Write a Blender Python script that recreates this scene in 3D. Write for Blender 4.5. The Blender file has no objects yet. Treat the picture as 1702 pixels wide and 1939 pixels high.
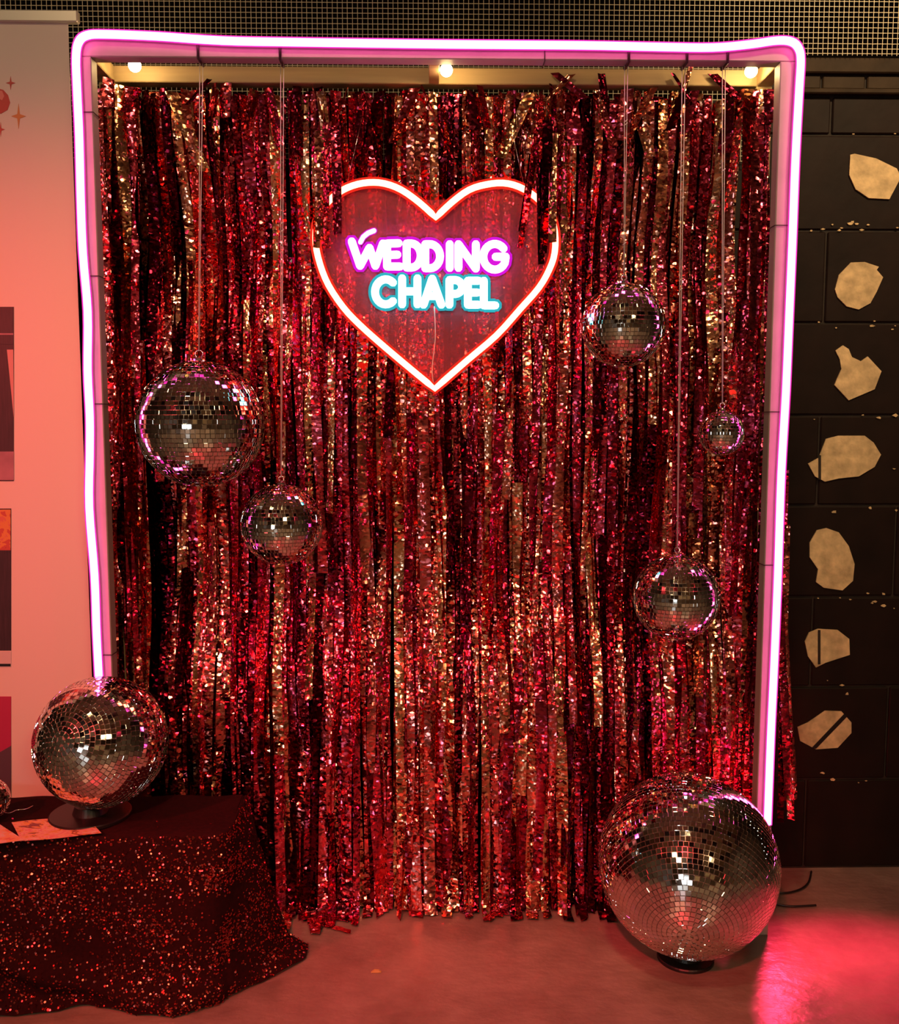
import bpy, bmesh, math, random
from mathutils import Vector, Matrix, Quaternion
from mathutils import noise as mnoise
R = random.Random(7)
PI = math.pi
scene = bpy.context.scene
COL = scene.collection

# ------------------------------------------------------------------ camera
CAM = Vector((-0.0171, -2.2093, 1.2578)); PITCH = 0.0956; YAW = 0.0192; FPX = 1800.0
cd = bpy.data.cameras.new('camera'); cam = bpy.data.objects.new('camera', cd); COL.objects.link(cam)
cam.location = CAM; cam.rotation_euler = (PI/2 - PITCH, 0, -YAW)
cd.sensor_fit = 'HORIZONTAL'; cd.sensor_width = 36.0; cd.lens = FPX / 1702.0 * 36.0
cd.clip_start = 0.05; cd.clip_end = 60
scene.camera = cam
FW = Vector((math.sin(YAW)*math.cos(PITCH), math.cos(YAW)*math.cos(PITCH), -math.sin(PITCH)))
RT = Vector((math.cos(YAW), -math.sin(YAW), 0)); UP = RT.cross(FW)

def ray(px, py):
    return FW + RT*((px-851.0)/FPX) - UP*((py-969.5)/FPX)
def P(px, py, Y):                       # point of the place at distance plane y = Y seen at a photograph pixel
    d = ray(px, py); t = (Y - CAM.y)/d.y
    return CAM + d*t
def PZ(px, py, Z):                      # the same on a level plane z = Z
    d = ray(px, py); t = (Z - CAM.z)/d.z
    return CAM + d*t

# ------------------------------------------------------------------ world, lights, exposure
w = bpy.data.worlds.new('world'); scene.world = w; w.use_nodes = True
bgn = w.node_tree.nodes['Background']; bgn.inputs[0].default_value = (0.03, 0.018, 0.012, 1); bgn.inputs[1].default_value = 0.2
scene.view_settings.view_transform = 'Standard'; scene.view_settings.look = 'None'
scene.view_settings.gamma = 1.0; scene.view_settings.use_curve_mapping = False
scene.view_settings.exposure = 0.0
scene.cycles.max_bounces = 7; scene.cycles.diffuse_bounces = 3; scene.cycles.glossy_bounces = 4
scene.cycles.transparent_max_bounces = 12; scene.cycles.transmission_bounces = 4
scene.cycles.sample_clamp_indirect = 8.0
scene.cycles.caustics_reflective = False; scene.cycles.caustics_refractive = False

def area_light(name, loc, target, sx, sy, power, color):
    l = bpy.data.lights.new(name, 'AREA'); l.shape = 'RECTANGLE'; l.size = sx; l.size_y = sy
    l.energy = power; l.color = color
    o = bpy.data.objects.new(name, l); COL.objects.link(o); o.location = loc
    o.rotation_euler = (Vector(target)-Vector(loc)).to_track_quat('-Z', 'Y').to_euler()
    return o
def spot_light(name, loc, target, angle, blend, power, color, size=0.05):
    l = bpy.data.lights.new(name, 'SPOT'); l.spot_size = math.radians(angle); l.spot_blend = blend
    l.energy = power; l.color = color; l.shadow_soft_size = size
    o = bpy.data.objects.new(name, l); COL.objects.link(o); o.location = loc
    o.rotation_euler = (Vector(target)-Vector(loc)).to_track_quat('-Z', 'Y').to_euler()
    return o
WARM = (1.0, 0.70, 0.36)
# assumed warm ceiling strip lamps, added behind the photographer to light the hall
area_light('assumed_strip_light', (-1.6, -4.6, 3.0), (-1.6, -4.6, 0), 0.25, 1.5, 62, WARM)
area_light('assumed_strip_light', (1.6, -4.6, 3.0), (1.6, -4.6, 0), 0.25, 1.5, 62, WARM)
# added warm spots, out of view near the ceiling, washing upper wall and frame
spot_light('added_warm_spot', (1.35, -1.2, 3.2), (1.35, 0.34, 2.15), 66, 1.0, 180, WARM, 0.10)
spot_light('added_warm_spot', (-0.15, -1.7, 3.25), (-0.05, 0.2, 1.15), 58, 1.0, 125, WARM, 0.13)
spot_light('added_warm_spot', (-1.25, -1.6, 3.25), (-1.2, 0.2, 2.0), 70, 1.0, 95, WARM, 0.10)
# assumed red lamps, added out of view left and right for the red wash
spot_light('assumed_red_spot', (-2.3, -2.3, 2.5), (-0.85, 0.0, 0.95), 42, 1.0, 360, (1.0, 0.05, 0.06), 0.08)
spot_light('assumed_red_spot', (-0.6, -3.2, 2.9), (-0.05, -0.55, 0.0), 38, 1.0, 520, (1.0, 0.035, 0.05), 0.08)
spot_light('assumed_red_spot', (2.4, -2.4, 2.3), (0.0, 0.15, 0.9), 26, 1.0, 85, (1.0, 0.03, 0.09), 0.08)
spot_light('assumed_floor_spot', (0.905, 0.24, 0.36), (1.10, -1.1, 0.0), 115, 0.8, 36, (1.0, 0.03, 0.10), 0.03)  # assumed red lamp behind the right post, added for the red floor patch

# ------------------------------------------------------------------ materials
def nt(name):
    m = bpy.data.materials.new(name); m.use_nodes = True
    n = m.node_tree.nodes; b = n['Principled BSDF']
    return m, n, m.node_tree.links, b
def mat(name, col, rough=0.5, metal=0.0, var=0.0, scale=30.0, bump=0.0, spec=0.5, stretch=(1, 1, 1)):
    m, n, l, b = nt(name)
    b.inputs['Base Color'].default_value = (*col, 1); b.inputs['Roughness'].default_value = rough
    b.inputs['Metallic'].default_value = metal; b.inputs['Specular IOR Level'].default_value = spec
    if var or bump:
        tc = n.new('ShaderNodeTexCoord'); mp = n.new('ShaderNodeMapping'); mp.inputs['Scale'].default_value = stretch
        nz = n.new('ShaderNodeTexNoise'); nz.inputs['Scale'].default_value = scale; nz.inputs['Detail'].default_value = 6
        l.new(tc.outputs['Object'], mp.inputs[0]); l.new(mp.outputs[0], nz.inputs['Vector'])
        if var:
            r = n.new('ShaderNodeValToRGB')
            r.color_ramp.elements[0].position = 0.3; r.color_ramp.elements[1].position = 0.7
            r.color_ramp.elements[0].color = (*[c*(1-var) for c in col], 1)
            r.color_ramp.elements[1].color = (*[min(1, c*(1+var)) for c in col], 1)
            l.new(nz.outputs['Fac'], r.inputs[0]); l.new(r.outputs[0], b.inputs['Base Color'])
        if bump:
            bp = n.new('ShaderNodeBump'); bp.inputs['Strength'].default_value = bump; bp.inputs['Distance'].default_value = 0.01
            l.new(nz.outputs['Fac'], bp.inputs['Height']); l.new(bp.outputs[0], b.inputs['Normal'])
    return m
def glow(name, col, strength):
    m = bpy.data.materials.new(name); m.use_nodes = True; n = m.node_tree.nodes; n.clear()
    e = n.new('ShaderNodeEmission'); e.inputs[0].default_value = (*col, 1); e.inputs[1].default_value = strength
    o = n.new('ShaderNodeOutputMaterial'); m.node_tree.links.new(e.outputs[0], o.inputs[0])
    return m
def facet_normal(n, l, scale, amp_lo, amp_hi, b, wsrc=None):
    """crumpled foil: every small cell faces its own way"""
    tc = n.new('ShaderNodeTexCoord'); mp = n.new('ShaderNodeMapping'); mp.inputs['Scale'].default_value = scale
    l.new(tc.outputs['Object'], mp.inputs[0])
    nzd = n.new('ShaderNodeTexNoise'); nzd.inputs['Scale'].default_value = 0.6; nzd.inputs['Detail'].default_value = 2
    l.new(mp.outputs[0], nzd.inputs['Vector'])
    dm = n.new('ShaderNodeVectorMath'); dm.operation = 'MULTIPLY_ADD'
    dm.inputs[1].default_value = (1.6, 1.6, 1.6); l.new(nzd.outputs['Color'], dm.inputs[0]); l.new(mp.outputs[0], dm.inputs[2])
    oi = n.new('ShaderNodeObjectInfo')
    mw = n.new('ShaderNodeMath'); mw.operation = 'MULTIPLY'; mw.inputs[1].default_value = 97.0; l.new(oi.outputs['Random'], mw.inputs[0])
    v = n.new('ShaderNodeTexVoronoi'); v.voronoi_dimensions = '4D'; v.inputs['Scale'].default_value = 1.0
    l.new(dm.outputs[0], v.inputs['Vector']); l.new(mw.outputs[0], v.inputs['W'])
    sub = n.new('ShaderNodeVectorMath'); sub.operation = 'SUBTRACT'; sub.inputs[1].default_value = (0.5, 0.5, 0.5)
    l.new(v.outputs['Color'], sub.inputs[0])
    nz = n.new('ShaderNodeTexNoise'); nz.noise_dimensions = '4D'; nz.inputs['Scale'].default_value = 0.055; nz.inputs['Detail'].default_value = 2
    l.new(mp.outputs[0], nz.inputs['Vector']); l.new(mw.outputs[0], nz.inputs['W'])
    mr = n.new('ShaderNodeMapRange'); mr.inputs['From Min'].default_value = 0.35; mr.inputs['From Max'].default_value = 0.62
    mr.inputs['To Min'].default_value = amp_lo; mr.inputs['To Max'].default_value = amp_hi
    l.new(nz.outputs['Fac'], mr.inputs[0])
    sc = n.new('ShaderNodeVectorMath'); sc.operation = 'SCALE'; l.new(sub.outputs[0], sc.inputs[0]); l.new(mr.outputs[0], sc.inputs['Scale'])
    g = n.new('ShaderNodeNewGeometry')
    ad = n.new('ShaderNodeVectorMath'); ad.operation = 'ADD'; l.new(g.outputs['Normal'], ad.inputs[0]); l.new(sc.outputs[0], ad.inputs[1])
    no = n.new('ShaderNodeVectorMath'); no.operation = 'NORMALIZE'; l.new(ad.outputs[0], no.inputs[0])
    l.new(no.outputs[0], b.inputs['Normal'])
    return oi
def foil(name):
    m, n, l, b = nt(name)
    b.inputs['Metallic'].default_value = 1.0; b.inputs['Roughness'].default_value = 0.15
    oi = facet_normal(n, l, (100, 100, 170), 0.20, 0.95, b)
    r = n.new('ShaderNodeValToRGB'); e = r.color_ramp.elements
    e[0].position = 0.12; e[0].color = (0.10, 0.004, 0.014, 1)
    e[1].position = 1.0; e[1].color = (0.95, 0.46, 0.26, 1)
    x = e.new(0.42); x.color = (0.82, 0.075, 0.16, 1)
    l.new(oi.outputs['Random'], r.inputs[0]); l.new(r.outputs[0], b.inputs['Base Color'])
    return m
M = {}
M['foil'] = foil('rose_foil')
M['timber'] = mat('painted_timber', (0.40, 0.35, 0.31), 0.5, var=0.08, scale=14, stretch=(1, 1, 1), bump=0.05)
M['ply'] = mat('bare_timber', (0.50, 0.34, 0.17), 0.6, var=0.2, scale=6, stretch=(0.4, 6, 6))
M['wall'] = mat('dark_wall_paint', (0.0115, 0.0045, 0.0032), 0.6, var=0.35, scale=9, bump=0.25, spec=0.2)
M['lit_dusty'] = mat('lit_dusty_ledge_paint', (0.036, 0.021, 0.011), 0.65, var=0.4, scale=12, bump=0.3, spec=0.2)  # dusty brown, lightened to paint in the brighter light at the wall top
M['mortar'] = mat('dark_mortar', (0.018, 0.010, 0.006), 0.8, var=0.5, scale=25, bump=0.4)
M['patch'] = mat('cream_plaster', (0.66, 0.47, 0.25), 0.85, var=0.28, scale=34, bump=0.35)
M['black'] = mat('black_plastic', (0.012, 0.010, 0.010), 0.35)
M['tie'] = mat('dark_tie', (0.03, 0.012, 0.012), 0.5)
M['wire'] = mat('galvanised_wire', (0.78, 0.66, 0.45), 0.5, metal=0.0)
M['void'] = mat('dark_plaster', (0.02, 0.013, 0.010), 0.9)
M['cord'] = mat('white_cord', (0.75, 0.68, 0.62), 0.5)
M['mirror'] = mat('mirror_glass', (0.90, 0.88, 0.84), 0.03, metal=1.0)
M['grout'] = mat('ball_core', (0.50, 0.44, 0.38), 0.25, metal=0.8)
M['chrome'] = mat('chrome', (0.8, 0.78, 0.76), 0.12, metal=1.0)
M['banner'] = mat('banner_vinyl', (0.74, 0.61, 0.55), 0.55)
M['alu'] = mat('aluminium', (0.62, 0.58, 0.52), 0.35, metal=0.4)
M['cloth'] = mat('maroon_cloth', (0.018, 0.0012, 0.002), 0.9, var=0.3, scale=120, spec=0.15)
M['glass_bulb'] = glow('bulb_glow', (1.0, 0.72, 0.30), 60.0)
M['pink_core'] = glow('pink_neon_core', (1.0, 0.078, 0.42), 13.0)
M['pink_base'] = glow('pink_neon_silicone', (1.0, 0.03, 0.42), 1.3)
M['red_core'] = glow('red_neon_core', (1.0, 0.09, 0.05), 20.0)
M['red_base'] = glow('red_silicone_halo', (1.0, 0.03, 0.015), 0.9)
M['mag_core'] = glow('magenta_neon_core', (1.0, 0.25, 0.95), 9.0)
M['mag_base'] = glow('magenta_silicone_halo', (0.72, 0.01, 0.72), 1.0)
M['cyan_core'] = glow('cyan_neon_core', (0.25, 0.9, 1.0), 7.0)
M['cyan_base'] = glow('cyan_silicone_halo', (0.04, 0.5, 0.60), 0.9)

def floor_mat():
    m, n, l, b = nt('concrete_floor')
    tc = n.new('ShaderNodeTexCoord')
    nz = n.new('ShaderNodeTexNoise'); nz.inputs['Scale'].default_value = 3.2; nz.inputs['Detail'].default_value = 10; nz.inputs['Roughness'].default_value = 0.65
    l.new(tc.outputs['Object'], nz.inputs['Vector'])
    r = n.new('ShaderNodeValToRGB'); e = r.color_ramp.elements
    e[0].position = 0.3; e[0].color = (0.17, 0.115, 0.10, 1); e[1].position = 0.7; e[1].color = (0.42, 0.30, 0.26, 1)
    l.new(nz.outputs['Fac'], r.inputs[0]); l.new(r.outputs[0], b.inputs['Base Color'])
    mp = n.new('ShaderNodeMapping'); mp.inputs['Scale'].default_value = (16, 22, 16); l.new(tc.outputs['Object'], mp.inputs[0])
    n2 = n.new('ShaderNodeTexNoise'); n2.inputs['Scale'].default_value = 1; n2.inputs['Detail'].default_value = 7; l.new(mp.outputs[0], n2.inputs['Vector'])
    bp = n.new('ShaderNodeBump'); bp.inputs['Strength'].default_value = 0.35; bp.inputs['Distance'].default_value = 0.012
    l.new(n2.outputs['Fac'], bp.inputs['Height']); l.new(bp.outputs[0], b.inputs['Normal'])
    b.inputs['Roughness'].default_value = 0.32
    return m
M['floor'] = floor_mat()

def acrylic():
    m = bpy.data.materials.new('glow_tinted_acrylic'); m.use_nodes = True; n = m.node_tree.nodes; n.clear(); l = m.node_tree.links
    t = n.new('ShaderNodeBsdfTransparent'); t.inputs[0].default_value = (1, 0.72, 0.75, 1)
    p = n.new('ShaderNodeBsdfPrincipled'); p.inputs['Base Color'].default_value = (0.75, 0.22, 0.30, 1); p.inputs['Roughness'].default_value = 0.25  # clear sheet coloured red to paint in the light of the tubes
    x = n.new('ShaderNodeMixShader'); x.inputs[0].default_value = 0.2
    o = n.new('ShaderNodeOutputMaterial')
    l.new(t.outputs[0], x.inputs[1]); l.new(p.outputs[0], x.inputs[2]); l.new(x.outputs[0], o.inputs[0])
    return m
M['acrylic'] = acrylic()
def sequin_mat():
    m, n, l, b = nt('sequin'); b.inputs['Metallic'].default_value = 1; b.inputs['Roughness'].default_value = 0.22
    b.inputs['Base Color'].default_value = (0.55, 0.10, 0.08, 1)
    return m
M['sequin'] = sequin_mat()

# ------------------------------------------------------------------ mesh helpers
def mesh_obj(name, verts, faces, material, parent=None, smooth=False, loc=None):
    me = bpy.data.meshes.new(name); me.from_pydata([tuple(v) for v in verts], [], faces); me.update()
    if material: me.materials.append(material)
    if smooth: me.shade_smooth()
    o = bpy.data.objects.new(name, me); COL.objects.link(o)
    if loc is not None: o.location = loc
    if parent: attach(o, parent)
    return o
def attach(o, parent):
    o.parent = parent; o.matrix_parent_inverse = Matrix.Translation(parent.location).inverted() if parent.type == 'EMPTY' else Matrix.Translation(parent_world(parent)).inverted()
def parent_world(p):
    v = Vector(p.location); 
    return v
def thing(name, label, cat, loc, group=None):
    o = bpy.data.objects.new(name, None); COL.objects.link(o); o.location = loc; o.empty_display_size = 0.05
    o['label'] = label; o['category'] = cat
    if group: o['group'] = group
    return o
def tag(o, label, cat, group=None):
    o['label'] = label; o['category'] = cat
    if group: o['group'] = group
    return o
def struct(o, label=None):
    o['kind'] = 'structure'
    if label: o['label'] = label
    return o
def box_data(x0, x1, y0, y1, z0, z1, bev=0.0):
    bm = bmesh.new()
    bmesh.ops.create_cube(bm, size=1.0)
    for v in bm.verts:
        v.co = Vector(((x0+x1)/2 + v.co.x*(x1-x0), (y0+y1)/2 + v.co.y*(y1-y0), (z0+z1)/2 + v.co.z*(z1-z0)))
    if bev: bmesh.ops.bevel(bm, geom=bm.edges[:], offset=bev, segments=1, affect='EDGES')
    bm.verts.index_update()
    V = [v.co.copy() for v in bm.verts]; F = [[v.index for v in f.verts] for f in bm.faces]
    bm.free(); return V, F
def box(name, dims, material, parent=None, bev=0.0):
    V, F = box_data(*dims, bev); return mesh_obj(name, V, F, material, parent)
def catmull(pts, sub=6, closed=False):
    out = []; n = len(pts)
    rng = range(n if closed else n-1)
    for i in rng:
        if closed: p0, p1, p2, p3 = pts[(i-1) % n], pts[i], pts[(i+1) % n], pts[(i+2) % n]
        else: p0, p1, p2, p3 = pts[max(i-1, 0)], pts[i], pts[i+1], pts[min(i+2, n-1)]
        for k in range(sub):
            t = k/sub
            out.append(0.5*((2*p1)+(p2-p0)*t+(2*p0-5*p1+4*p2-p3)*t*t+(3*p1-p0-3*p2+p3)*t**3))
    if not closed: out.append(pts[-1].copy())
    return out
def tube_data(pts, r, sides=8, closed=False, V=None, F=None):
    V = [] if V is None else V; F = [] if F is None else F
    n = len(pts); base = len(V)
    tans = []
    for i in range(n):
        a = pts[(i-1) % n] if (closed or i > 0) else pts[0]; b = pts[(i+1) % n] if (closed or i < n-1) else pts[-1]
        t = b-a; tans.append(t.normalized() if t.length > 1e-9 else Vector((0, 0, 1)))
    ref = Vector((0, 1, 0)) if abs(tans[0].y) < 0.9 else Vector((1, 0, 0))
    u = tans[0].cross(ref).normalized()
    for i in range(n):
        t = tans[i]; u = (u - t*u.dot(t))
        u = u.normalized() if u.length > 1e-6 else t.orthogonal().normalized()
        v = t.cross(u)
        for k in range(sides):
            a = 2*PI*k/sides; V.append(pts[i] + (u*math.cos(a)+v*math.sin(a))*r)
    for i in range(n if closed else n-1):
        j = (i+1) % n
        for k in range(sides):
            k2 = (k+1) % sides
            F.append((base+i*sides+k, base+i*sides+k2, base+j*sides+k2, base+j*sides+k))
    if not closed:
        F.append([base+k for k in range(sides)][::-1]); F.append([base+(n-1)*sides+k for k in range(sides)])
    return V, F
def tube(name, pts, r, material, parent=None, sides=8, closed=False):
    V, F = tube_data(pts, r, sides, closed); return mesh_obj(name, V, F, material, parent, smooth=True)
def prism(name, outline, thick, material, parent=None, bevel=None):
    """outline: Vectors in a y-plane; front face there, thickness goes towards +y"""
    n = len(outline); V = [v.copy() for v in outline] + [v + Vector((0, thick, 0)) for v in outline]
    F = [list(range(n)), list(range(2*n-1, n-1, -1))] + [(i, i+n, (i+1) % n+n, (i+1) % n) for i in range(n)]
    o = mesh_obj(name, V, F, material, parent)
    bm = bmesh.new(); bm.from_mesh(o.data); bmesh.ops.recalc_face_normals(bm, faces=bm.faces); bm.to_mesh(o.data); bm.free()
    return o
def revolve(name, prof, material, parent, origin, axis=Vector((0, 0, 1)), seg=24):
    q = Vector((0, 0, 1)).rotation_difference(axis); V = []; F = []
    for (r, z) in prof:
        for k in range(seg):
            a = 2*PI*k/seg; V.append(origin + q @ Vector((r*math.cos(a), r*math.sin(a), z)))
    for i in range(len(prof)-1):
        for k in range(seg):
            k2 = (k+1) % seg; F.append((i*seg+k, i*seg+k2, (i+1)*seg+k2, (i+1)*seg+k))
    F.append(list(range(seg))[::-1]); F.append([(len(prof)-1)*seg+k for k in range(seg)])
    return mesh_obj(name, V, F, material, parent, smooth=False)

# ------------------------------------------------------------------ the setting
WY = 0.344                                                   # face of the block wall
struct(box('floor', (-4.5, 4.5, -8.0, 2.2, -0.1, 0.0), M['floor']), 'worn grey concrete floor under the photo backdrop')
ceil_m = mat('ceiling_boards', (0.46, 0.34, 0.20), 0.7, var=0.35, scale=3, stretch=(1, 8, 1))
struct(box('ceiling', (-4.5, 4.5, -8.0, 2.2, 3.4, 3.5), ceil_m), 'low boarded hall ceiling')
hall_m = mat('hall_wall', (0.10, 0.065, 0.045), 0.6, var=0.3, scale=2)
struct(box('wall_front', (-4.5, 4.5, -8.1, -8.0, 0, 3.4), hall_m), 'brown hall wall behind the photographer')
struct(box('wall_left', (-4.6, -4.5, -8.0, 2.2, 0, 3.4), hall_m), 'brown hall wall on the left')
struct(box('wall_right', (4.5, 4.6, -8.0, 2.2, 0, 3.4), hall_m), 'brown hall wall on the right')
struct(box('wall_far', (-4.5, 4.5, 2.0, 2.1, 0, 3.4), M['void']), 'dark space behind the wire mesh')

for k in range(6):
    b_ = struct(box('trim_%d' % (k+1), (-4.5, 4.5, -7.4+k*1.15, -7.2+k*1.15, 3.22, 3.40), mat('ceiling_beam', (0.03, 0.02, 0.015), 0.7)), 'dark ceiling beam crossing the hall')
assumed_win = struct(box('assumed_window_1', (-2.9, -1.7, -7.99, -7.95, 0.7, 1.7), glow('assumed_window_glow', (0.85, 0.95, 1.0), 7.0)), 'assumed bright window added in the wall behind the photographer for the ball reflections')  # added glowing panel, assumed from the white patch in the ball reflections
pan = struct(box('trim_7', (-1.4, 4.4, -7.99, -7.96, 1.55, 2.1), mat('pale_wall_band', (0.62, 0.5, 0.34), 0.6)), 'pale band along the wall behind the photographer')
ztop = P(1620, 112, WY).z
wall = struct(box('wall_back', (-4.5, 4.5, WY+0.006, WY+0.16, 0, ztop-0.01), M['mortar']), 'dark painted concrete block wall behind the frame')
rows = [(ztop, P(1620, 141, WY).z, 0.30), (P(1620, 143, WY).z, P(1620, 169, WY).z, 0.0), (P(1620, 171, WY).z, P(1620, 181, WY).z, 0.9),
        (P(1620, 184, WY).z, P(1620, 253, WY).z, 0.0)]
z1 = P(1620, 255, WY).z
ys = [437, 612, 787, 957, 1130, 1300, 1475]
zs = [z1] + [P(1620, y, WY).z for y in ys] + [0.004]
for i in range(len(zs)-1): rows.append((zs[i]-0.003, zs[i+1]+0.003, None))
joint_x = P(1550, 870, WY).x
blk = 0
for ri, (zt, zb, _) in enumerate(rows):
    if ri == 0: L, off = 1.3, 0.6
    elif ri == 1: L, off = 0.117, P(1640, 155, WY).x - joint_x
    elif ri == 2: L, off = 0.9, 0.3
    elif ri == 3: L, off = 0.44, 0.0
    else: L, off = 0.44, (0.22 if (ri % 2 == 0) else 0.0)
    proud = {0: 0.012, 1: 0.0, 2: 0.016, 3: 0.0}.get(ri, 0.0)
    x = joint_x + off
    lo, hi = (0.55, 2.3) if ri == 1 else (-2.6, 2.9)
    while x > lo: x -= L
    V, F = box_data(-L/2+0.003, L/2-0.003, 0, 0.02, zb-zt, 0, 0.003)
    me = bpy.data.meshes.new('concrete_block'); me.from_pydata([tuple(v) for v in V], [], F); me.materials.append(M['lit_dusty'] if ri < 3 else M['wall'])
    while x < hi:
        o = bpy.data.objects.new('concrete_block', me); COL.objects.link(o)
        o.location = (x+L/2, WY - proud + R.uniform(-0.0012, 0.0012), zt); o.parent = wall
        x += L
# cream patches where the paint is missing
patches = [
 [(1610,293),(1618,291),(1659,300),(1698,319),(1706,335),(1684,377),(1645,375),(1620,358),(1608,331)],
 [(1581,548),(1588,521),(1611,497),(1637,496),(1664,505),(1660,511),(1672,525),(1660,552),(1648,574),(1626,586),(1603,580),(1586,563)],
 [(1582,664),(1596,654),(1607,661),(1613,676),(1630,684),(1643,675),(1669,703),(1656,737),(1607,758),(1580,729),(1593,699),(1590,680)],
 [(1530,878),(1550,867),(1564,831),(1588,825),(1637,825),(1654,838),(1668,861),(1656,884),(1626,902),(1588,906),(1562,912),(1543,902)],
 [(1547,1004),(1565,1000),(1588,1008),(1607,1034),(1618,1068),(1615,1100),(1595,1118),(1560,1113),(1545,1102),(1549,1078),(1533,1055),(1533,1028)],
 [(1524,1215),(1532,1198),(1549,1191),(1586,1193),(1608,1210),(1609,1240),(1563,1255),(1545,1264),(1530,1243)],
 [(1510,1377),(1530,1368),(1549,1355),(1562,1346),(1593,1347),(1612,1368),(1612,1388),(1586,1416),(1545,1419),(1515,1403)]]
plab = ['angular cream patch highest on the dark wall', 'rounded cream patch second from the top', 'cream patch with a flaked knob on top', 'wide cream patch with a pointed left end crossing a joint',
        'kidney shaped cream patch', 'small cream patch split by a vertical joint', 'lowest cream patch with a dark diagonal slot']
for pi_, (pp, lab) in enumerate(zip(patches, plab)):
    o = prism('plaster_patch', [P(x, y, WY-0.0035) for x, y in pp], 0.004, M['patch'], wall); o['label'] = lab
    if pi_ == 6:
        s = [P(x, y, WY-0.0045) for x, y in [(1598,1352),(1604,1357),(1545,1418),(1537,1416)]]
        prism('slot', s, 0.0008, M['black'], wall)
    if pi_ in (3, 5):
        xx = 1552 if pi_ == 3 else 1551
        ya, yb = ((862, 908) if pi_ == 3 else (1193, 1258))
        prism('slot', [P(x, y, WY-0.0045) for x, y in [(xx-2.5, ya), (xx+2.5, ya), (xx+2.5, yb), (xx-2.5, yb)]], 0.0008, M['mortar'], wall)
for k in range(46):                       # small flakes of missing paint along the joints
    j = R.choice([437, 437, 437, 612, 787, 957, 1135, 1300, 1480, 250, 680, 880])
    px = R.uniform(1535, 1700) if j != 680 else R.uniform(1575, 1640); py = j + R.gauss(-8 if j == 437 else 0, 8)
    if j == 680: py = R.uniform(645, 690)
    s = R.uniform(1.2, 4.2); n_ = R.randint(4, 6)
    pts = [P(px+s*R.uniform(.6, 1.9)*math.cos(2*PI*i/n_), py-s*R.uniform(.4, .9)*math.sin(2*PI*i/n_), WY-0.0024) for i in range(n_)]
    prism('paint_flake', pts, 0.0018, M['patch'], wall)

# welded wire mesh above the wall and down behind the frame
V = []; F = []
zm0, zm1 = P(1620, 106, WY-0.02).z, 2.75
cell = 0.01285
def wire(a, b, r=0.0009):
    d = (b-a).normalized(); u = d.orthogonal().normalized(); v = d.cross(u); s = len(V)
    for p in (a, b):
        for k in range(4): V.append(p + (u*math.cos(k*PI/2)+v*math.sin(k*PI/2))*r)
    for k in range(4): F.append((s+k, s+(k+1) % 4, s+4+(k+1) % 4, s+4+k))
x = -1.95
while x < 1.95:
    wire(Vector((x, WY-0.022, zm0 if x > 0.86 else 1.93)), Vector((x + R.uniform(-.0012, .0012), WY-0.022, zm1))); x += cell
z = 1.93
while z < zm1:
    wire(Vector((-1.95, WY-0.0205, z)), Vector((1.95 if z >= zm0 else 0.86, WY-0.0205, z + R.uniform(-.001, .001)))); z += cell
meshp = mesh_obj('wire_mesh_panel', V, F, M['wire'])
tag(meshp, 'galvanised square wire mesh stretched above the dark block wall', 'wire mesh'); meshp['kind'] = 'stuff'

# ------------------------------------------------------------------ the timber box frame
H = 2.1; WI = 0.7696; T = 0.038; D = 0.158
fr = thing('timber_frame', 'pale painted timber box frame around the foil curtain', 'frame', (0, 0, 0))
box('top_beam', (-WI-T, WI+T, 0, T, H-T, H), M['timber'], fr, 0.002)
for s in (-1, 1):
    a, b = sorted((s*WI, s*(WI+T)))
    box('post', (a, b, 0, T, 0, H-T), M['timber'], fr, 0.002)
    box('rear_post', (a, b, D, D+T, 0, H-T), M['ply'], fr, 0.002)
    box('side_rail', (a, b, T, D, H-T, H), M['ply'], fr, 0.002)
    box('bottom_rail', (a, b, T, D, 0, T), M['ply'], fr, 0.002)
box('rear_beam', (-WI-T, WI+T, D, D+T, H-T, H), M['ply'], fr, 0.002)
cx = P(822, 118, T).x
box('center_rail', (cx-0.012, cx+0.012, T, D, H-T, H), M['ply'], fr, 0.001)
def tie(x0, x1, z0, z1, name='cable_tie', r=0.0022, y0=-0.0025, y1=T+0.0025):
    pts = [Vector((x0, y0, z0)), Vector((x1, y0, z0)), Vector((x1, y1, z1)), Vector((x0, y1, z1))]
    return tube(name, pts, r, M['tie'], fr, 5, True)
for py in (213, 523, 765, 1240):
    z = P(185, py, 0).z; tie(-WI-T-0.002, -WI+0.002, z, z, r=0.0012)
for py in (427, 780, 1070):
    z = P(1465, py, 0).z; tie(WI-0.002, WI+T+0.002, z, z, r=0.0012)
x = P(1031, 100, 0).x
tube('cable_tie', [Vector((x, -0.003, H+0.002)), Vector((x, -0.003, H-T-0.003)), Vector((x, T+0.003, H-T-0.003)), Vector((x, T+0.003, H+0.002))], 0.0012, M['tie'], fr, 5, True)

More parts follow.
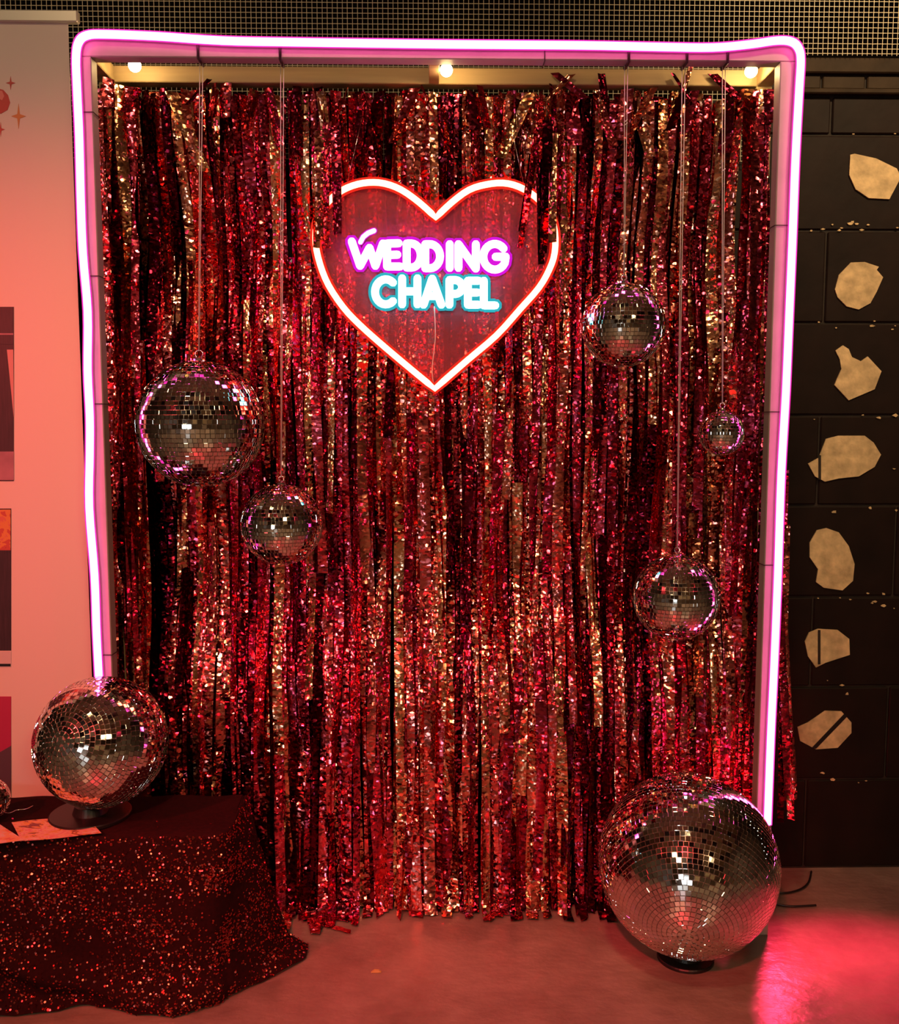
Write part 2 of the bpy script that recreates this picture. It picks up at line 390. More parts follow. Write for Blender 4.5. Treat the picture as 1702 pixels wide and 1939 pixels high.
# ------------------------------------------------------------------ pink neon rope on the frame
npx = [(188,1296),(183,1200),(179,1090),(169,960),(170,860),(170,790),(166,700),(166,590),(157,480),(153,380),(150,260),(146,170),(144,110),(149,80),(165,67),(200,65),
       (300,69),(420,77),(560,80),(850,84),(1100,86),(1250,89),(1350,90),(1420,84),(1470,77),(1498,79),(1512,92),(1516,115),(1513,170),(1506,300),(1500,460),(1494,600),(1488,740),
       (1479,900),(1473,1080),(1466,1250),(1459,1400),(1453,1560)]
rope = thing('neon_rope_light', 'glowing pink neon rope light bent around the timber frame', 'neon light', P(830, 84, -0.012))
pts = catmull([P(x, y, -0.0135) for x, y in npx], 4)
tube('light_core', pts, 0.0088, M['pink_core'], rope, 10)
pts2 = catmull([P(x, y, -0.0065) for x, y in npx], 4)
tube('silicone_base', pts2, 0.0118, M['pink_base'], rope, 8)

# ------------------------------------------------------------------ neon heart sign
SY = 0.128
heart = [(823,736),(772,694),(720,650),(680,614),(650,582),(622,540),(606,500),(598,462),(600,425),(614,392),(640,366),(668,352),(698,346),(728,348),(760,360),(794,384),(825,412),
         (856,383),(888,360),(920,350),(952,347),(982,354),(1012,372),(1038,400),(1050,438),(1050,478),(1040,510),(1020,545),(985,585),(940,635),(885,682)]
sign = thing('neon_heart_sign', 'red neon heart on clear acrylic reading WEDDING CHAPEL', 'neon sign', P(825, 745, SY))
cxh, cyh = 825, 520
def seg_smooth(px, Y):       # smooth lobes with sharp tip and cleft
    a = [P(x, y, Y) for x, y in px[0:17]]; b = [P(x, y, Y) for x, y in px[16:] + px[:1]]
    return catmull(a, 3)[:-1] + catmull(b, 3)[:-1]
hp = seg_smooth(heart, SY-0.012)
outer = [(cxh+(x-cxh)*1.035, cyh+(y-cyh)*1.035+(-3 if y < 500 else 4)) for x, y in heart]
outer[16] = (825, 378)
prism('acrylic_panel', seg_smooth(outer, SY), 0.004, M['acrylic'], sign)
tube('heart_tube', hp, 0.0085, M['red_core'], sign, 10, True)
tube('heart_tube_base', seg_smooth(heart, SY-0.005), 0.0135, M['red_base'], sign, 8, True)  # silicone base, widened to paint in the red glow around the tube
def Z4(zx, zy): return (560+zx*0.329, 300+zy*0.329)
def arc(cx, cy, rx, ry, a0, a1, n=14):
    return [(cx+rx*math.cos(math.radians(a0+(a1-a0)*i/n)), cy-ry*math.sin(math.radians(a0+(a1-a0)*i/n))) for i in range(n+1)]
letters = [
 ('mag', [[(322,478),(370,618),(424,515),(458,618),(502,490)]]),
 ('mag', [[(592,488),(525,490),(525,622),(600,622)], [(525,556),(585,554)]]),
 ('mag', [[(638,490),(638,628)], [(638,490),(665,490)]+arc(665,559,54,69,88,-88)+[(638,628)]]),
 ('mag', [[(745,494),(745,632)], [(745,494),(772,494)]+arc(772,563,58,69,88,-88)+[(745,632)]]),
 ('mag', [[(886,494),(886,630)]]),
 ('mag', [[(936,630),(936,494),(1036,634),(1036,494)]]),
 ('mag', [arc(1145,566,66,74,40,330,20)+[(1208,566),(1150,566)]]),
 ('cyan', [arc(518,768,62,72,48,312,18)]),
 ('cyan', [[(612,690),(612,840)], [(700,690),(700,840)], [(612,765),(700,765)]]),
 ('cyan', [[(735,842),(785,692),(838,842)], [(755,792),(818,792)]]),
 ('cyan', [[(884,842),(884,700),(915,700)]+arc(915,740,42,40,85,-85)+[(884,780)]]),
 ('cyan', [[(1052,704),(990,704),(990,842),(1052,842)], [(990,772),(1046,772)]]),
 ('cyan', [[(1082,704),(1082,846),(1148,846)]]),
]
def blob(c, r, V, F, ys=1.0):
    b = len(V); n = 8
    for a in (60, 20, -20, -60):
        for k in range(n):
            q = 2*PI*k/n; ca = math.cos(math.radians(a))
            V.append(c + Vector((r*ca*math.cos(q), r*ca*math.sin(q), r*math.sin(math.radians(a)))))
    for i in range(3):
        for k in range(n): F.append((b+i*n+k, b+i*n+(k+1) % n, b+(i+1)*n+(k+1) % n, b+(i+1)*n+k))
    F.append(list(range(b, b+n))); F.append(list(range(b+3*n, b+4*n))[::-1])
def letter(kind, strokes, names=('letter_tube', 'tube_halo_base'), r1=0.0094, r2=0.0165, core=None):
    V1 = []; F1 = []; V2 = []; F2 = []
    for st in strokes:
        px = [Z4(*q) for q in st]
        for r_, Y, V_, F_, n_ in ((r1, SY-0.013, V1, F1, 8), (r2, SY-0.0035, V2, F2, 8)):
            a = [P(x, y, Y) for x, y in px]
            runs = [[a[0]]]
            for q in range(1, len(a)):
                runs[-1].append(a[q])
                if q < len(a)-1 and (a[q]-a[q-1]).angle(a[q+1]-a[q]) > 0.6: runs.append([a[q]])
            for rn in runs:
                tube_data(rn, r_, n_, False, V_, F_); blob(rn[0], r_, V_, F_); blob(rn[-1], r_, V_, F_)
    o = mesh_obj(names[0], V1, F1, core or M[kind+'_core'], sign, True)
    # flat silicone base on the panel, widened to paint in the letters' halo
    V2 = [Vector((v.x, SY-0.0035+(v.y-(SY-0.0035))*0.2, v.z)) for v in V2]
    b = mesh_obj(names[1], V2, F2, M[kind+'_base'], None, True); b.parent = o; b.matrix_parent_inverse = Matrix.Identity(4)
    return o
for k, st in letters:
    o = letter(k, st)
M['cream_core'] = glow('cream_neon_core', (1.0, 0.8, 0.55), 2.5)
letter('mag', [[(372,482),(388,452),(415,430),(450,416)]], r1=0.0055, r2=0.008, core=M['cream_core'])
revolve('standoff_bolt', [(0.0045, 0.0), (0.0045, 0.006), (0.002, 0.008)], M['chrome'], sign, P(998, 467, SY), Vector((0, -1, 0)), 12)
tube('power_lead', catmull([P(822, 580, SY-.008), P(824, 640, SY-.006), P(818, 700, SY-.004), P(823, 738, SY-.004)], 5), 0.0012, M['cord'], sign, 5)
for a_, b_ in (((656, 352), (700, 160)), ((992, 352), (950, 160))):
    tube('hanging_wire', [P(*a_, SY-0.002), P(*b_, D+T+0.003)], 0.0008, M['chrome'], sign, 4)

# ------------------------------------------------------------------ foil curtain
cur = thing('foil_curtain', 'long rose red crinkled foil fringe curtain hanging inside the frame', 'curtain', (0, 0.2, 0))
def yprof(z, x=0.0):
    zz = z + 0.10*(1-min(1.0, (x/0.8)**2)) - 0.05
    K = ((2.1, 0.176), (1.98, 0.186), (1.66, 0.250), (1.38, 0.208), (0.90, 0.236), (0.50, 0.145), (0.20, 0.134), (0.06, 0.120), (0.0, 0.10), (-1, 0.1))
    v = 0.18
    for (a, p), (b, q) in zip(K[:-1], K[1:]):
        if b <= zz <= a:
            t = (a-zz)/(a-b); t = t*t*(3-2*t); v = p+(q-p)*t; break
    e = max(0.0, min(1.0, (abs(x)-0.70)/0.06))
    return v*(1-e) + min(v, 0.136)*e
def strip(x0, ztop_, L, wdt, yoff, tw, seed, lean=0.0, name='foil_strip', yfun=None, n=34):
    rr = random.Random(seed); V = []; F = []
    ph = [rr.uniform(0, 6.28) for _ in range(6)]; f1, f2 = rr.uniform(1.2, 2.6), rr.uniform(5, 9)
    run = 0.0; o_ = Vector((x0, (yfun or yprof)(ztop_, x0)+yoff, ztop_))
    for j in range(n+1):
        s = L*j/n; z = ztop_-s; fy = 0.0
        if z < 0.006+0.004*rr.random():
            run = 0.006-z; z = 0.006+0.004*rr.random(); fy = -run*0.8
        a = tw*math.sin(f1*s+ph[0]) + 0.45*tw*math.sin(f2*s+ph[1])
        cxx = x0 + lean*s + 0.006*math.sin(1.7*s+ph[2])*min(1, s*3) + 0.004*math.sin(7*s+ph[3])
        cyy = (yfun or yprof)(z, cxx) + yoff + 0.006*math.sin(4*s+ph[4]) + 0.0035*math.sin(19*s+ph[5]) + fy
        ww = wdt*(0.94+0.06*math.sin(11*s+ph[3]))
        for q, dip in ((-1, 0.0), (0, 0.004), (1, 0.0)):
            V.append(Vector((cxx+q*ww/2*math.cos(a), cyy+q*ww/2*math.sin(a)+dip*math.sin(9*s+ph[5]), z+q*0.0015*math.sin(30*s))) - o_)
    for j in range(n):
        for k in range(2):
            i = j*3+k; F.append((i, i+1, i+4, i+3))
    return mesh_obj(name, V, F, M['foil'], cur, True, loc=o_)
XL, XR = -0.800, 0.800
cnt = 0
for layer, (num, yo, tw, wd) in enumerate(((74, 0.016, 0.35, 0.031), (74, 0.004, 0.6, 0.028), (60, -0.008, 0.8, 0.025))):
    for i in range(num):
        x = XL + (XR-XL)*(i+0.5+R.uniform(-.4, .4))/num
        zt = 2.045 + R.uniform(-0.014, 0.010)
        L = zt + R.uniform(-0.03, 0.07)
        if layer == 2 and R.random() < 0.55: L = R.choice((R.uniform(0.5, 1.0), R.uniform(1.1, 1.6), R.uniform(1.4, 1.7)))
        strip(x, zt, L, wd*R.uniform(.8, 1.2), yo+R.uniform(-.005, .005), tw*R.uniform(.4, 1.3), 1000+cnt, lean=R.uniform(-.008, .008)); cnt += 1
# shorter loose strips starting part way down
for i in range(40):
    x = R.uniform(XL, XR); zt = R.uniform(0.7, 1.7)
    strip(x, zt, R.uniform(.25, min(zt, .8)), R.uniform(.018, .03), -0.016+R.uniform(-.004, .004), R.uniform(.3, .9), 3000+i, lean=R.uniform(-.02, .02), n=20)
# crumpled fringe along the top edge
for i in range(34):
    x = XL + (XR-XL)*(i+R.random())/34
    strip(x, 2.05+R.uniform(-.012, .012), R.uniform(.05, .2), R.uniform(.02, .04), -0.016+R.uniform(-.008, .004), R.uniform(.6, 1.3), 4000+i, lean=R.uniform(-.5, .5), n=8)
# strips that fall in front of the heart sign
def front(z, x=0): return 0.098
for i, (px, py0, py1, wd) in enumerate(((606, 250, 455, .024), (620, 230, 470, .026), (636, 240, 445, .024), (597, 300, 470, .02), (1004, 290, 440, .016), (1016, 240, 470, .022), (1034, 230, 480, .026), (1052, 250, 460, .022), (1024, 300, 500, .018))):
    a = P(px, py0, 0.1); b = P(px, py1, 0.1)
    strip(a.x, a.z, a.z-b.z, wd, R.uniform(-.006, .004), .5, 5000+i, yfun=front, n=14, lean=(-0.12 if px > 1000 and px < 1020 else 0))
# strips that spill out to the right behind the right post
for i in range(6):
    a = P(1462+i*6, 880+R.uniform(-60, 160), 0.1); b = P(1474+i*5, 1560-R.uniform(0, 60), 0.1)
    strip(a.x, a.z, a.z-b.z, R.uniform(.016, .024), R.uniform(-.01, .01), .4, 6000+i, yfun=lambda z, x=0: 0.10, n=18, lean=(b.x-a.x)/(a.z-b.z))
# flaps folded up over the rear beam
for i, (px, py, ln) in enumerate(((1050, 138, 1.2), (1085, 142, -1.0), (1275, 140, 0.7), (1310, 128, -0.3), (1345, 140, 1.1), (400, 150, -.9), (1140, 140, 0.1))):
    a = P(px, py, 0.15)
    strip(a.x, a.z, 0.06, R.uniform(.014, .026), 0.0, .5, 6500+i, yfun=lambda z, x=0: 0.148, n=6, lean=ln)
# ends that lie on the floor by the tablecloth
for i in range(5):
    a = PZ(R.uniform(515, 640), R.uniform(1705, 1745), 0.0)
    V = []; F = []; d = Vector((R.uniform(-.3, .9), -1, 0)).normalized(); sd = Vector((-d.y, d.x, 0)); wv = R.uniform(.02, .03); Ls = R.uniform(.06, .13)
    for j in range(9):
        p = a + d*Ls*j/8 + Vector((0, 0, 0.006+0.012*abs(math.sin(j*1.1+i))))
        V += [p - sd*wv/2, p + sd*wv/2 + Vector((0, 0, 0.004*math.sin(j*2)))]
    for j in range(8): F.append((2*j, 2*j+1, 2*j+3, 2*j+2))
    mesh_obj('foil_end', V, F, M['foil'], cur, True)

# ------------------------------------------------------------------ mirror balls
def tile_data(hw, hh, th):
    b = 0.0006
    V = [(-hw, -hh, -th), (hw, -hh, -th), (hw, hh, -th), (-hw, hh, -th), (-hw+b, -hh+b, 0), (hw-b, -hh+b, 0), (hw-b, hh-b, 0), (-hw+b, hh-b, 0)]
    F = [(4, 5, 6, 7), (0, 1, 5, 4), (1, 2, 6, 5), (2, 3, 7, 6), (3, 0, 4, 7)]
    return [Vector(v) for v in V], F
def mirror_ball(label, c, r, tile, axis, seed, group, top=None, picked=0, jit=1.3, string=True):
    rr = random.Random(seed)
    th = thing('mirror_ball', label, 'mirror ball', c - Vector((0, 0, r)), group)
    q = Vector((0, 0, 1)).rotation_difference(axis.normalized())
    # core
    bm = bmesh.new(); bmesh.ops.create_uvsphere(bm, u_segments=40, v_segments=24, radius=r-0.0016)
    V = [c+q@v.co for v in bm.verts]; bm.verts.index_update(); F = [[v.index for v in f.verts] for f in bm.faces]; bm.free()
    mesh_obj('core', V, F, M['grout'], th, True)
    nrow = int(round(PI*r/tile)); mats = []
    for i in range(nrow):
        lat = -PI/2 + PI*(i+0.5)/nrow; rc = r*math.cos(lat); n = max(3, int(2*PI*rc/tile)); off = rr.random()
        for k in range(n):
            lon = 2*PI*(k+off)/n
            nrm = Vector((math.cos(lat)*math.cos(lon), math.cos(lat)*math.sin(lon), math.sin(lat)))
            east = Vector((-math.sin(lon), math.cos(lon), 0)); north = nrm.cross(east)
            m = Matrix((east, north, nrm)).transposed()
            j = Matrix.Rotation(math.radians(rr.gauss(0, jit)), 3, 'X') @ Matrix.Rotation(math.radians(rr.gauss(0, jit)), 3, 'Y')
            m = (q.to_matrix() @ m @ j).to_4x4(); m.translation = c + q@(nrm*r)
            mats.append((m, min(tile, 2*PI*rc/n)))
    tv, tf = tile_data(0.47*tile, 0.47*tile, 0.0018)
    order = sorted(range(len(mats)), key=lambda i: -((CAM-mats[i][0].translation).normalized().dot(mats[i][0].to_3x3() @ Vector((0, 0, 1)))))
    chosen = set(order[:picked])
    if picked:
        me = bpy.data.meshes.new('mirror_tile'); me.from_pydata([tuple(v) for v in tv], [], tf); me.materials.append(M['mirror'])
        for i in chosen:
            o = bpy.data.objects.new('mirror_tile', me); COL.objects.link(o)
            o.parent = th; o.matrix_parent_inverse = Matrix.Translation(th.location).inverted(); o.matrix_basis = mats[i][0]
    V = []; F = []
    for i, (m, wd) in enumerate(mats):
        if i in chosen: continue
        s = len(V); V += [m @ Vector((v.x*min(1, wd/tile), v.y, v.z)) for v in tv]; F += [tuple(s+a for a in f) for f in tf]
    o = mesh_obj('mirror_tiles', V, F, M['mirror'], th); o['kind'] = 'stuff'
    ax = axis.normalized()
    revolve('cap', [(0.075*r+.004, r-0.002), (0.075*r+.004, r+0.003), (0.05*r+.002, r+0.006), (0.004, r+0.008)], M['chrome'], th, c, ax, 16)
    if string:
        rc = max(0.006, 0.06*r); ctr = c + ax*(r+0.006+rc)
        ring = [ctr + Vector((rc*math.cos(a), 0.2*rc*math.sin(a), rc*math.sin(a))) for a in [2*PI*i/14 for i in range(14)]]
        tube('hanging_ring', ring, 0.0016, M['chrome'], th, 6, True)
        t0 = ctr + Vector((0, 0, rc))
        for s in (-1, 1):
            tube('cord', [t0 + Vector((s*.0007, 0, -.002)), (t0+top)/2 + Vector((s*0.0018, 0, 0)), top + Vector((s*0.0035, -0.001, 0.0))], 0.0009, M['cord'], th, 5)
        x = top.x
        loop = [Vector((x, -0.0035, H-T-.004)), Vector((x, -0.0035, H+.003)), Vector((x, T+0.0035, H+.003)), Vector((x, T+0.0035, H-T-.004))]
        tube('tied_ribbon', loop, 0.0034, M['tie'], th, 5, True)
        for j in range(3):
            a = t0.lerp(top, R.uniform(.1, .9)); tube('knot', [a+Vector((-.004, 0, -.004)), a+Vector((.004, -.002, .003))], 0.0012, M['cord'], th, 4)
    return th
def hang(px, py, rpx, pxt, label, seed, tile):
    c = P(px, py, 0.036); dpt = (c-CAM).dot(FW); r = rpx*dpt/FPX*0.985
    t = P(pxt, 113, 0.0); t = Vector((t.x, 0.026, H-T-0.003))
    return mirror_ball(label, c, r, tile, Vector((0, 0, 1)), seed, 'mirror balls hanging from the frame', top=t)
hang(380, 803, 121, 376, 'large mirror ball hanging on a white cord at the left of the curtain', 11, 0.0106)
hang(534, 993, 78, 531, 'mirror ball hanging below and right of the large left one', 12, 0.0090)
hang(1180, 616, 80, 1190, 'mirror ball hanging just right of the neon heart', 13, 0.0092)
hang(1366, 820, 43, 1377, 'smallest hanging mirror ball, near the right post', 14, 0.0072)
hang(1280, 1131, 82, 1300, 'lowest hanging mirror ball on the right of the curtain', 15, 0.0092)

def disc_stand(label, c, r_out, h):
    k = min(0.008, h*.4); prof = [(r_out, 0.0), (r_out, k*.7), (r_out*0.97, k), (0.038, k), (0.032, h), (0.004, h)]
    o = revolve('ball_stand', prof, M['black'], None, Vector((0, 0, 0)), seg=40); o.location = c
    return tag(o, label, 'stand')
# floor ball in front of the right post
cb = P(1302, 1635, -0.095); rb = 174*(cb-CAM).dot(FW)/FPX*0.962
mirror_ball('biggest mirror ball, standing on the floor before the right post', cb, rb, 0.0112, -((CAM-cb).normalized()*0.777 - UP*0.63), 21, 'mirror balls standing in front', picked=300, string=False, jit=1.0)
disc_stand('thin black disc stand under the biggest mirror ball', Vector((cb.x, cb.y, 0)), 0.066, cb.z-rb-0.001)

# ------------------------------------------------------------------ bench under sequin cloth, with the table ball
zt_ = 0.380; yf = PZ(300, 1588, zt_).y+0.012; yb = -0.035
xr = P(430, 1590, yf).x
TZ = zt_
cl = thing('sequin_tablecloth', 'dark maroon sequin cloth draped over a low bench', 'tablecloth', (-1.0, (yf+yb)/2, 0))
benchbox = box('bench', (-1.75, xr-0.03, yf+0.03, yb-0.012, 0.0, TZ-0.012), M['black']); tag(benchbox, 'low bench hidden under the dark sequin cloth', 'bench')
path = []                                     # plan: front edge, rounded corner, right side
x = -1.75
while x < xr-0.04: path.append((Vector((x, yf, 0)), Vector((0, -1, 0)))); x += 0.012
for i in range(13):
    a = -PI/2 + PI/2*i/12; d = Vector((math.cos(a), math.sin(a), 0)); path.append((Vector((xr-0.04, yf+0.04, 0))+d*0.04, d))
y = yf+0.05
while y < yb: path.append((Vector((xr, y, 0)), Vector((1, 0, 0)))); y += 0.012
path.append((Vector((xr, yb, 0)), Vector((1, 0, 0))))
NT = 36; V = []; F = []; s = 0.0
cols = []
for i, (p, d) in enumerate(path):
    if i: s += (p-path[i-1][0]).length
    corner = math.exp(-((s-(xr+1.75))/0.10)**2)
    side = max(0.0, min(1.0, (s-(xr+1.75))/0.15))
    col = []
    inner = Vector((min(p.x, xr-0.01), yb, TZ)) if d.x < 0.5 else Vector((xr-0.01, yb, TZ))
    for k in range(4): col.append(inner.lerp(Vector((p.x, p.y, TZ)), k/4) + Vector((0, 0, 0.002*math.sin(s*40+k))))
    for k in range(NT+1):
        t = k/NT
        fold = math.sin(s*17+1.2+1.1*math.sin(s*5))*0.016 + math.sin(s*41+2*t)*0.005
        swag = 0.034*math.exp(-((t-(0.38+0.55*math.sin(min(1.0, max(0, (s-0.62)/0.55))*PI/2)))/0.075)**2)*(1 if s < 1.25 else max(0, 1-(s-1.25)/.12))
        off = 0.006*min(1, t*6) + t*0.004 + fold*min(1, t*1.5)*0.8 + corner*(-0.012*t) + side*0.085*t**1.4 + swag*0.8
        z = TZ*(1-t) + 0.004
        if t > 0.93: off += (t-0.93)*(0.28-0.25*corner+0.10*math.sin(s*11)+0.30*side); z = max(0.004, z) + 0.006*abs(math.sin(s*37))
        if k == 0: off = 0.0; z = TZ
        col.append(Vector((p.x, p.y, 0)) + d*off + Vector((0, 0, z)))
    cols.append(col)
nr = len(cols[0])
for c_ in cols: V += c_
for i in range(len(cols)-1):
    for k in range(nr-1):
        a = i*nr+k; F.append((a, a+1, a+nr+1, a+nr))
cloth = mesh_obj('cloth', V, F, M['cloth'], cl, True)
# sequins sewn on the cloth
SV = []; SF = []; rs = random.Random(5)
NS = 16000
for q_ in range(NS):
    i = rs.randrange(int(len(cols)*0.30), len(cols)-1); k = rs.randrange(2 if rs.random() < .03 else 4, nr-1)
    if mnoise.noise(Vector((i*0.06, k*0.13, 8.1))) < rs.uniform(-.5, .4): continue
    u, v = rs.random(), rs.random()
    p = cols[i][k].lerp(cols[i+1][k], u).lerp(cols[i][k+1].lerp(cols[i+1][k+1], u), v)
    e1 = (cols[i+1][k]-cols[i][k]); e2 = (cols[i][k+1]-cols[i][k]); nn = e2.cross(e1)
    if nn.length < 1e-9: continue
    nn.normalize()
    if nn.dot(path[i][1]) < 0 and k >= 4: nn = -nn
    if k < 4 and nn.z < 0: nn = -nn
    p = p + nn*0.0022
    nn = (nn + Vector((rs.gauss(0, .38), rs.gauss(0, .38), rs.gauss(0, .38)))).normalized()
    a = nn.orthogonal().normalized(); b = nn.cross(a); s0 = len(SV); rad = rs.uniform(.0016, .0026)
    for h in range(6): SV.append(p + (a*math.cos(h*PI/3)+b*math.sin(h*PI/3))*rad)
    SF.append(tuple(range(s0, s0+6)))
sq = mesh_obj('sequins', SV, SF, M['sequin'], cl); sq['kind'] = 'stuff'

ct = P(192, 1404, -0.15); rt = 126*(ct-CAM).dot(FW)/FPX*0.968
mirror_ball('mirror ball resting on the sequin covered bench', ct, rt, 0.0105, -((CAM-ct).normalized()*0.86 - RT*0.5), 22, 'mirror balls standing in front', picked=300, string=False, jit=1.6)
disc_stand('flat black disc stand under the mirror ball on the bench', Vector((ct.x-0.03, ct.y, TZ+0.003)), 0.088, ct.z-rt-TZ-0.004)
c3 = P(-24, 1506, -0.17); r3 = 40*(c3-CAM).dot(FW)/FPX; c3.z = TZ+0.003+r3
mirror_ball('small mirror ball cut off at the left edge of the bench', c3, r3, 0.0075, Vector((0.2, 0.1, 1)), 23, 'mirror balls standing in front', string=False)

# flyers on the bench
def flyer_mat(name, cols_, scale, seed):
    m, n, l, b = nt(name)
    tc = n.new('ShaderNodeTexCoord'); mp = n.new('ShaderNodeMapping'); mp.inputs['Location'].default_value = (seed, seed*.7, 0); mp.inputs['Scale'].default_value = (1, 1.8, 1)
    nz = n.new('ShaderNodeTexNoise'); nz.inputs['Scale'].default_value = scale; nz.inputs['Detail'].default_value = 3; nz.inputs['Distortion'].default_value = 1.5
    r = n.new('ShaderNodeValToRGB'); r.color_ramp.interpolation = 'CONSTANT'; e = r.color_ramp.elements
    e[0].color = (*cols_[0], 1); e[1].position = 0.62; e[1].color = (*cols_[-1], 1); e[0].position = 0
    for i, c in enumerate(cols_[1:-1]): x = e.new(0.38 + 0.24*i/max(1, len(cols_)-2)); x.color = (*c, 1)
    l.new(tc.outputs['Object'], mp.inputs[0]); l.new(mp.outputs[0], nz.inputs['Vector']); l.new(nz.outputs['Fac'], r.inputs[0]); l.new(r.outputs[0], b.inputs['Base Color'])
    b.inputs['Roughness'].default_value = 0.4
    return m
fm1 = flyer_mat('flyer_print', [(0.25, 0.06, 0.08), (0.75, 0.35, 0.10), (0.8, 0.45, 0.35), (0.75, 0.25, 0.28), (0.8, 0.65, 0.55)], 26, 1.3)
fm2 = flyer_mat('flyer_print_orange', [(0.7, 0.2, 0.15), (0.8, 0.4, 0.2), (0.8, 0.5, 0.45), (0.75, 0.6, 0.5)], 22, 4.1)
def sheet(px, label, material, z, lift=0.0):
    q = [PZ(x, y, z) for x, y in px]
    V = []; F = []; N = 8
    for j in range(N+1):
        for i in range(N+1):
            u, v = i/N, j/N
            p = q[0].lerp(q[1], u).lerp(q[3].lerp(q[2], u), v); p = Vector((p.x, p.y, z + lift*(u*u)*0.5 + 0.0012*math.sin(5*u+3*v)))
            V.append(p)
    n0 = len(V); V += [p - Vector((0, 0, 0.0006)) for p in V[:n0]]
    for j in range(N):
        for i in range(N):
            a = j*(N+1)+i; F.append((a, a+1, a+N+2, a+N+1)); F.append((n0+a, n0+a+N+1, n0+a+N+2, n0+a+1))
    o = mesh_obj('flyer', V, F, material); return tag(o, label, 'flyer', 'flyers on the bench')
sheet([(22, 1557), (160, 1545), (192, 1580), (40, 1592)], 'colourful printed flyer nearest the mirror ball on the bench', fm1, TZ+0.0075, 0.004)
sheet([(-90, 1560), (0, 1560), (46, 1592), (-60, 1602)], 'orange and pink flyer overlapping it at the left edge', fm2, TZ+0.0105, 0.0)
tube('ball_chain', catmull([PZ(-10, 1532, TZ+.007), PZ(15, 1540, TZ+.007), PZ(32, 1534, TZ+.008), PZ(50, 1532, TZ+.007), PZ(62, 1526, TZ+.007)], 5), 0.0011, M['chrome'], None, 5)
tag(bpy.data.objects['ball_chain'], 'thin silver chain lying behind the flyers on the bench', 'chain')

# ------------------------------------------------------------------ roll-up banner at the left
BY = 0.075
bxr0 = P(148, 22, BY).x; bz1 = P(148, 22, BY).z; bxr = P(160, 900, BY).x
ban = thing('roll_up_banner', 'white roll-up banner with prints standing left of the frame', 'banner', (bxr-0.42, BY, 0))
box('banner_sheet', (bxr-0.85, bxr, BY, BY+0.002, 0.07, bz1-0.02), M['banner'], ban)
box('top_rail', (bxr-0.855, bxr0+0.001, BY-0.009, BY+0.010, bz1-0.026, bz1+0.001), M['alu'], ban, 0.003)
box('base_housing', (bxr-0.87, bxr+0.01, BY-0.05, BY+0.07, 0.0, 0.075), M['alu'], ban, 0.01)
tube('support_pole', [Vector((bxr-0.42, BY+0.03, 0.05)), Vector((bxr-0.42, BY+0.02, bz1-0.01))], 0.008, M['alu'], ban, 8)
def star(px, py, rx, ry, m, label):
    pts = []
    for i in range(8):
        a = PI/2 + i*PI/4; f = 1.0 if i % 2 == 0 else 0.24
        pts.append(P(px+rx*f*math.cos(a), py-ry*f*math.sin(a), BY-0.0012))
    o = prism('printed_star', pts, 0.0011, m, ban); o['label'] = label
sr = mat('print_red', (0.50, 0.05, 0.04), 0.5); so = mat('print_orange', (0.62, 0.22, 0.06), 0.5); sh = mat('print_rose', (0.72, 0.20, 0.17), 0.5)
star(20, 157, 9, 13, sr, 'small red printed star'); star(35, 220, 14, 24, so, 'larger orange printed star'); star(1, 245, 8, 14, sr, 'red printed star at the edge')
prism('printed_shape', [P(x, y, BY-0.0012) for x, y in [(-30, 172), (-10, 166), (6, 170), (15, 180), (19, 194), (14, 208), (2, 215), (-25, 218)]], 0.0011, sr, ban)
prism('printed_highlight', [P(x, y, BY-0.0018) for x, y in [(-8, 170), (4, 172), (8, 182), (4, 190), (-6, 184)]], 0.0005, sh, ban)
def pr(name, x0, x1, y0, y1, m, dy=0.0012):
    return prism(name, [P(x0, y0, BY-dy), P(x1, y0, BY-dy), P(x1, y1, BY-dy), P(x0, y1, BY-dy)], dy*0.9, m, ban)
dk = mat('print_dark', (0.035, 0.012, 0.018), 0.5, var=0.4, scale=40, stretch=(6, 1, 0.4))
mv = mat('print_mauve', (0.35, 0.16, 0.20), 0.5, var=0.2, scale=20)
pr('printed_photo', -230, 26, 581, 911, dk)
pr('photo_rail', -228, 25, 631, 634, mv, 0.0018); pr('photo_rail', -228, 25, 646, 652, dk, 0.0020); pr('photo_floor', -228, 26, 855, 909, mv, 0.0018)
prism('photo_drape', [P(x, y, BY-0.0018) for x, y in [(13, 662), (25, 662), (26, 790)]], 0.0006, mat('print_pink', (0.6, 0.28, 0.26), 0.5), ban)
lp = flyer_mat('print_leopard', [(0.10, 0.02, 0.02), (0.5, 0.08, 0.05), (0.65, 0.25, 0.06), (0.6, 0.15, 0.10)], 30, 2.2)
pr('printed_photo', -230, 21, 963, 1232, dk)
pr('photo_jacket', -228, 20, 965, 1042, lp, 0.0018)
pr('photo_caption', -230, 21, 1234, 1264, mat('print_white', (0.6, 0.5, 0.48), 0.5))
pr('caption_line', -220, 20, 1257, 1262, M['black'], 0.0016)
mg = mat('print_magenta', (0.42, 0.02, 0.09), 0.5)
pr('printed_photo', -230, 21, 1319, 1520, mg)
prism('photo_dark_curve', [P(x, y, BY-0.0018) for x, y in [(-200, 1440), (-10, 1430), (21, 1412), (21, 1518), (-200, 1518)]], 0.0006, mat('print_grey', (0.10, 0.05, 0.07), 0.4), ban)

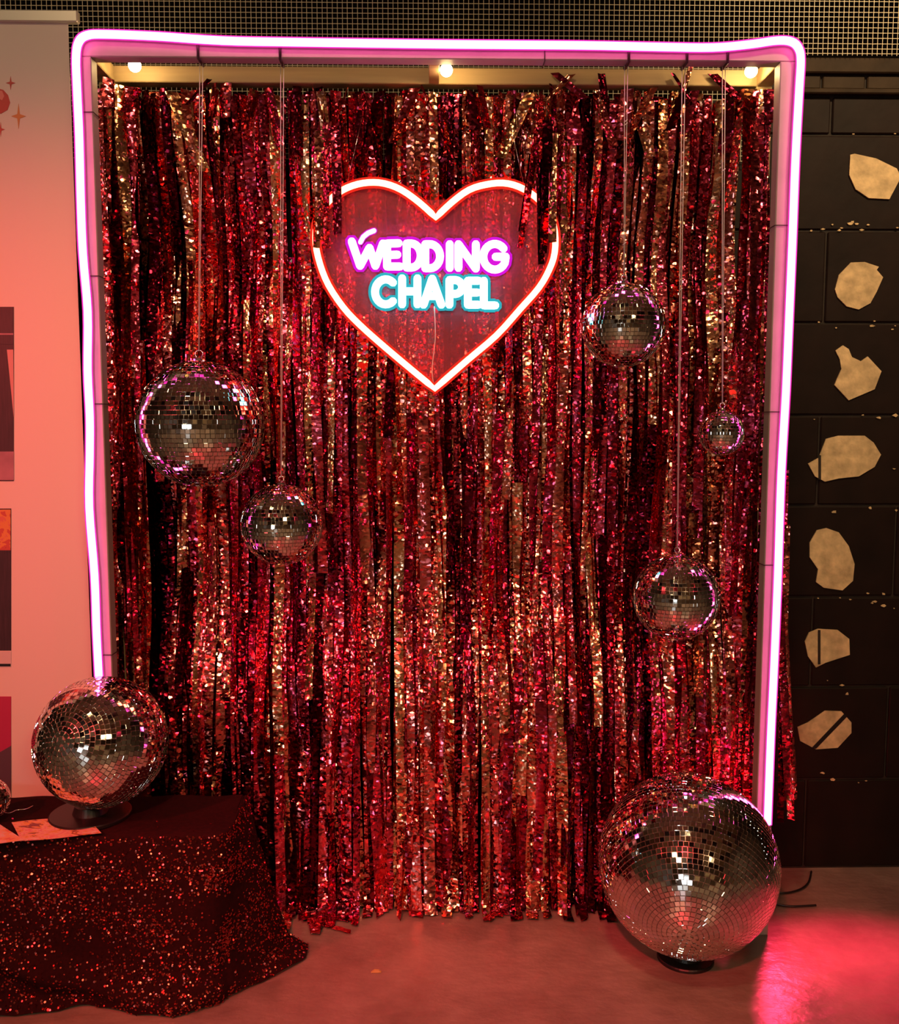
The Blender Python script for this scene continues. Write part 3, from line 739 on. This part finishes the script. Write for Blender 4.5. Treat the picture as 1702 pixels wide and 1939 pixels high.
# ------------------------------------------------------------------ warm bulbs under the top beam
def bulb(px, py, Y, label):
    c = P(px, py, Y); r = 0.0145
    t = thing('globe_bulb', label, 'light bulb', c, 'warm bulbs under the top beam')
    bm = bmesh.new(); bmesh.ops.create_icosphere(bm, subdivisions=3, radius=r)
    V = [c+v.co for v in bm.verts]; bm.verts.index_update(); F = [[v.index for v in f.verts] for f in bm.faces]; bm.free()
    mesh_obj('bulb', V, F, M['glass_bulb'], t, True)
    zt = H-T if Y < T else H-0.012
    revolve('socket', [(0.006, r*0.8), (0.007, r*0.9), (0.007, r+0.012), (0.005, r+0.014)], M['black'], t, c, seg=12)
    tube('wire', [c+Vector((0, 0, r+.012)), Vector((c.x, c.y, zt+.02))], 0.0015, M['black'], t, 5)
bulb(255, 124, 0.085, 'glowing warm bulb at the left end under the top beam')
bulb(845, 133, 0.070, 'glowing warm bulb at the middle of the top beam')
bulb(1422, 135, 0.085, 'glowing warm bulb at the right end under the top beam')

# ------------------------------------------------------------------ floor details
def cable(px, label):
    o = tube('floor_cable', catmull([PZ(x, y, 0.006) for x, y in px], 5), 0.0028, M['black'], None, 6); tag(o, label, 'cable', 'cables behind the floor ball')
cable([(1400, 1672), (1470, 1690), (1510, 1686), (1530, 1672), (1536, 1650)], 'black cable curling up toward the dark wall behind the floor ball')
cable([(1400, 1700), (1470, 1712), (1500, 1716), (1545, 1714)], 'short straight black cable end beside the floor ball')
deb = PZ(712, 1843, 0.0)
o = prism('paper_scrap', [Vector((deb.x+a, deb.y, 0.001+b)) for a, b in ((-.012, 0), (-.004, .006), (.006, .005), (.012, .001), (.004, 0))], 0.006, mat('scrap', (0.62, 0.42, 0.16), 0.7))
tag(o, 'tiny yellowish paper scrap on the bare concrete floor', 'scrap')
V = []; F = []; a, b = PZ(590, 1748, 0), PZ(664, 1770, 0)
for j in range(9):
    p = a.lerp(b, j/8); zz = 0.004+0.003*abs(math.sin(j*1.3)); V += [p+Vector((0, -.007, zz)), p+Vector((0, .007, zz+.003))]
for j in range(8): F.append((2*j, 2*j+2, 2*j+3, 2*j+1))
o = mesh_obj('fallen_foil_strip', V, F, M['foil'], None, True); tag(o, 'single foil strip lying flat on the floor in front of the curtain', 'foil strip')
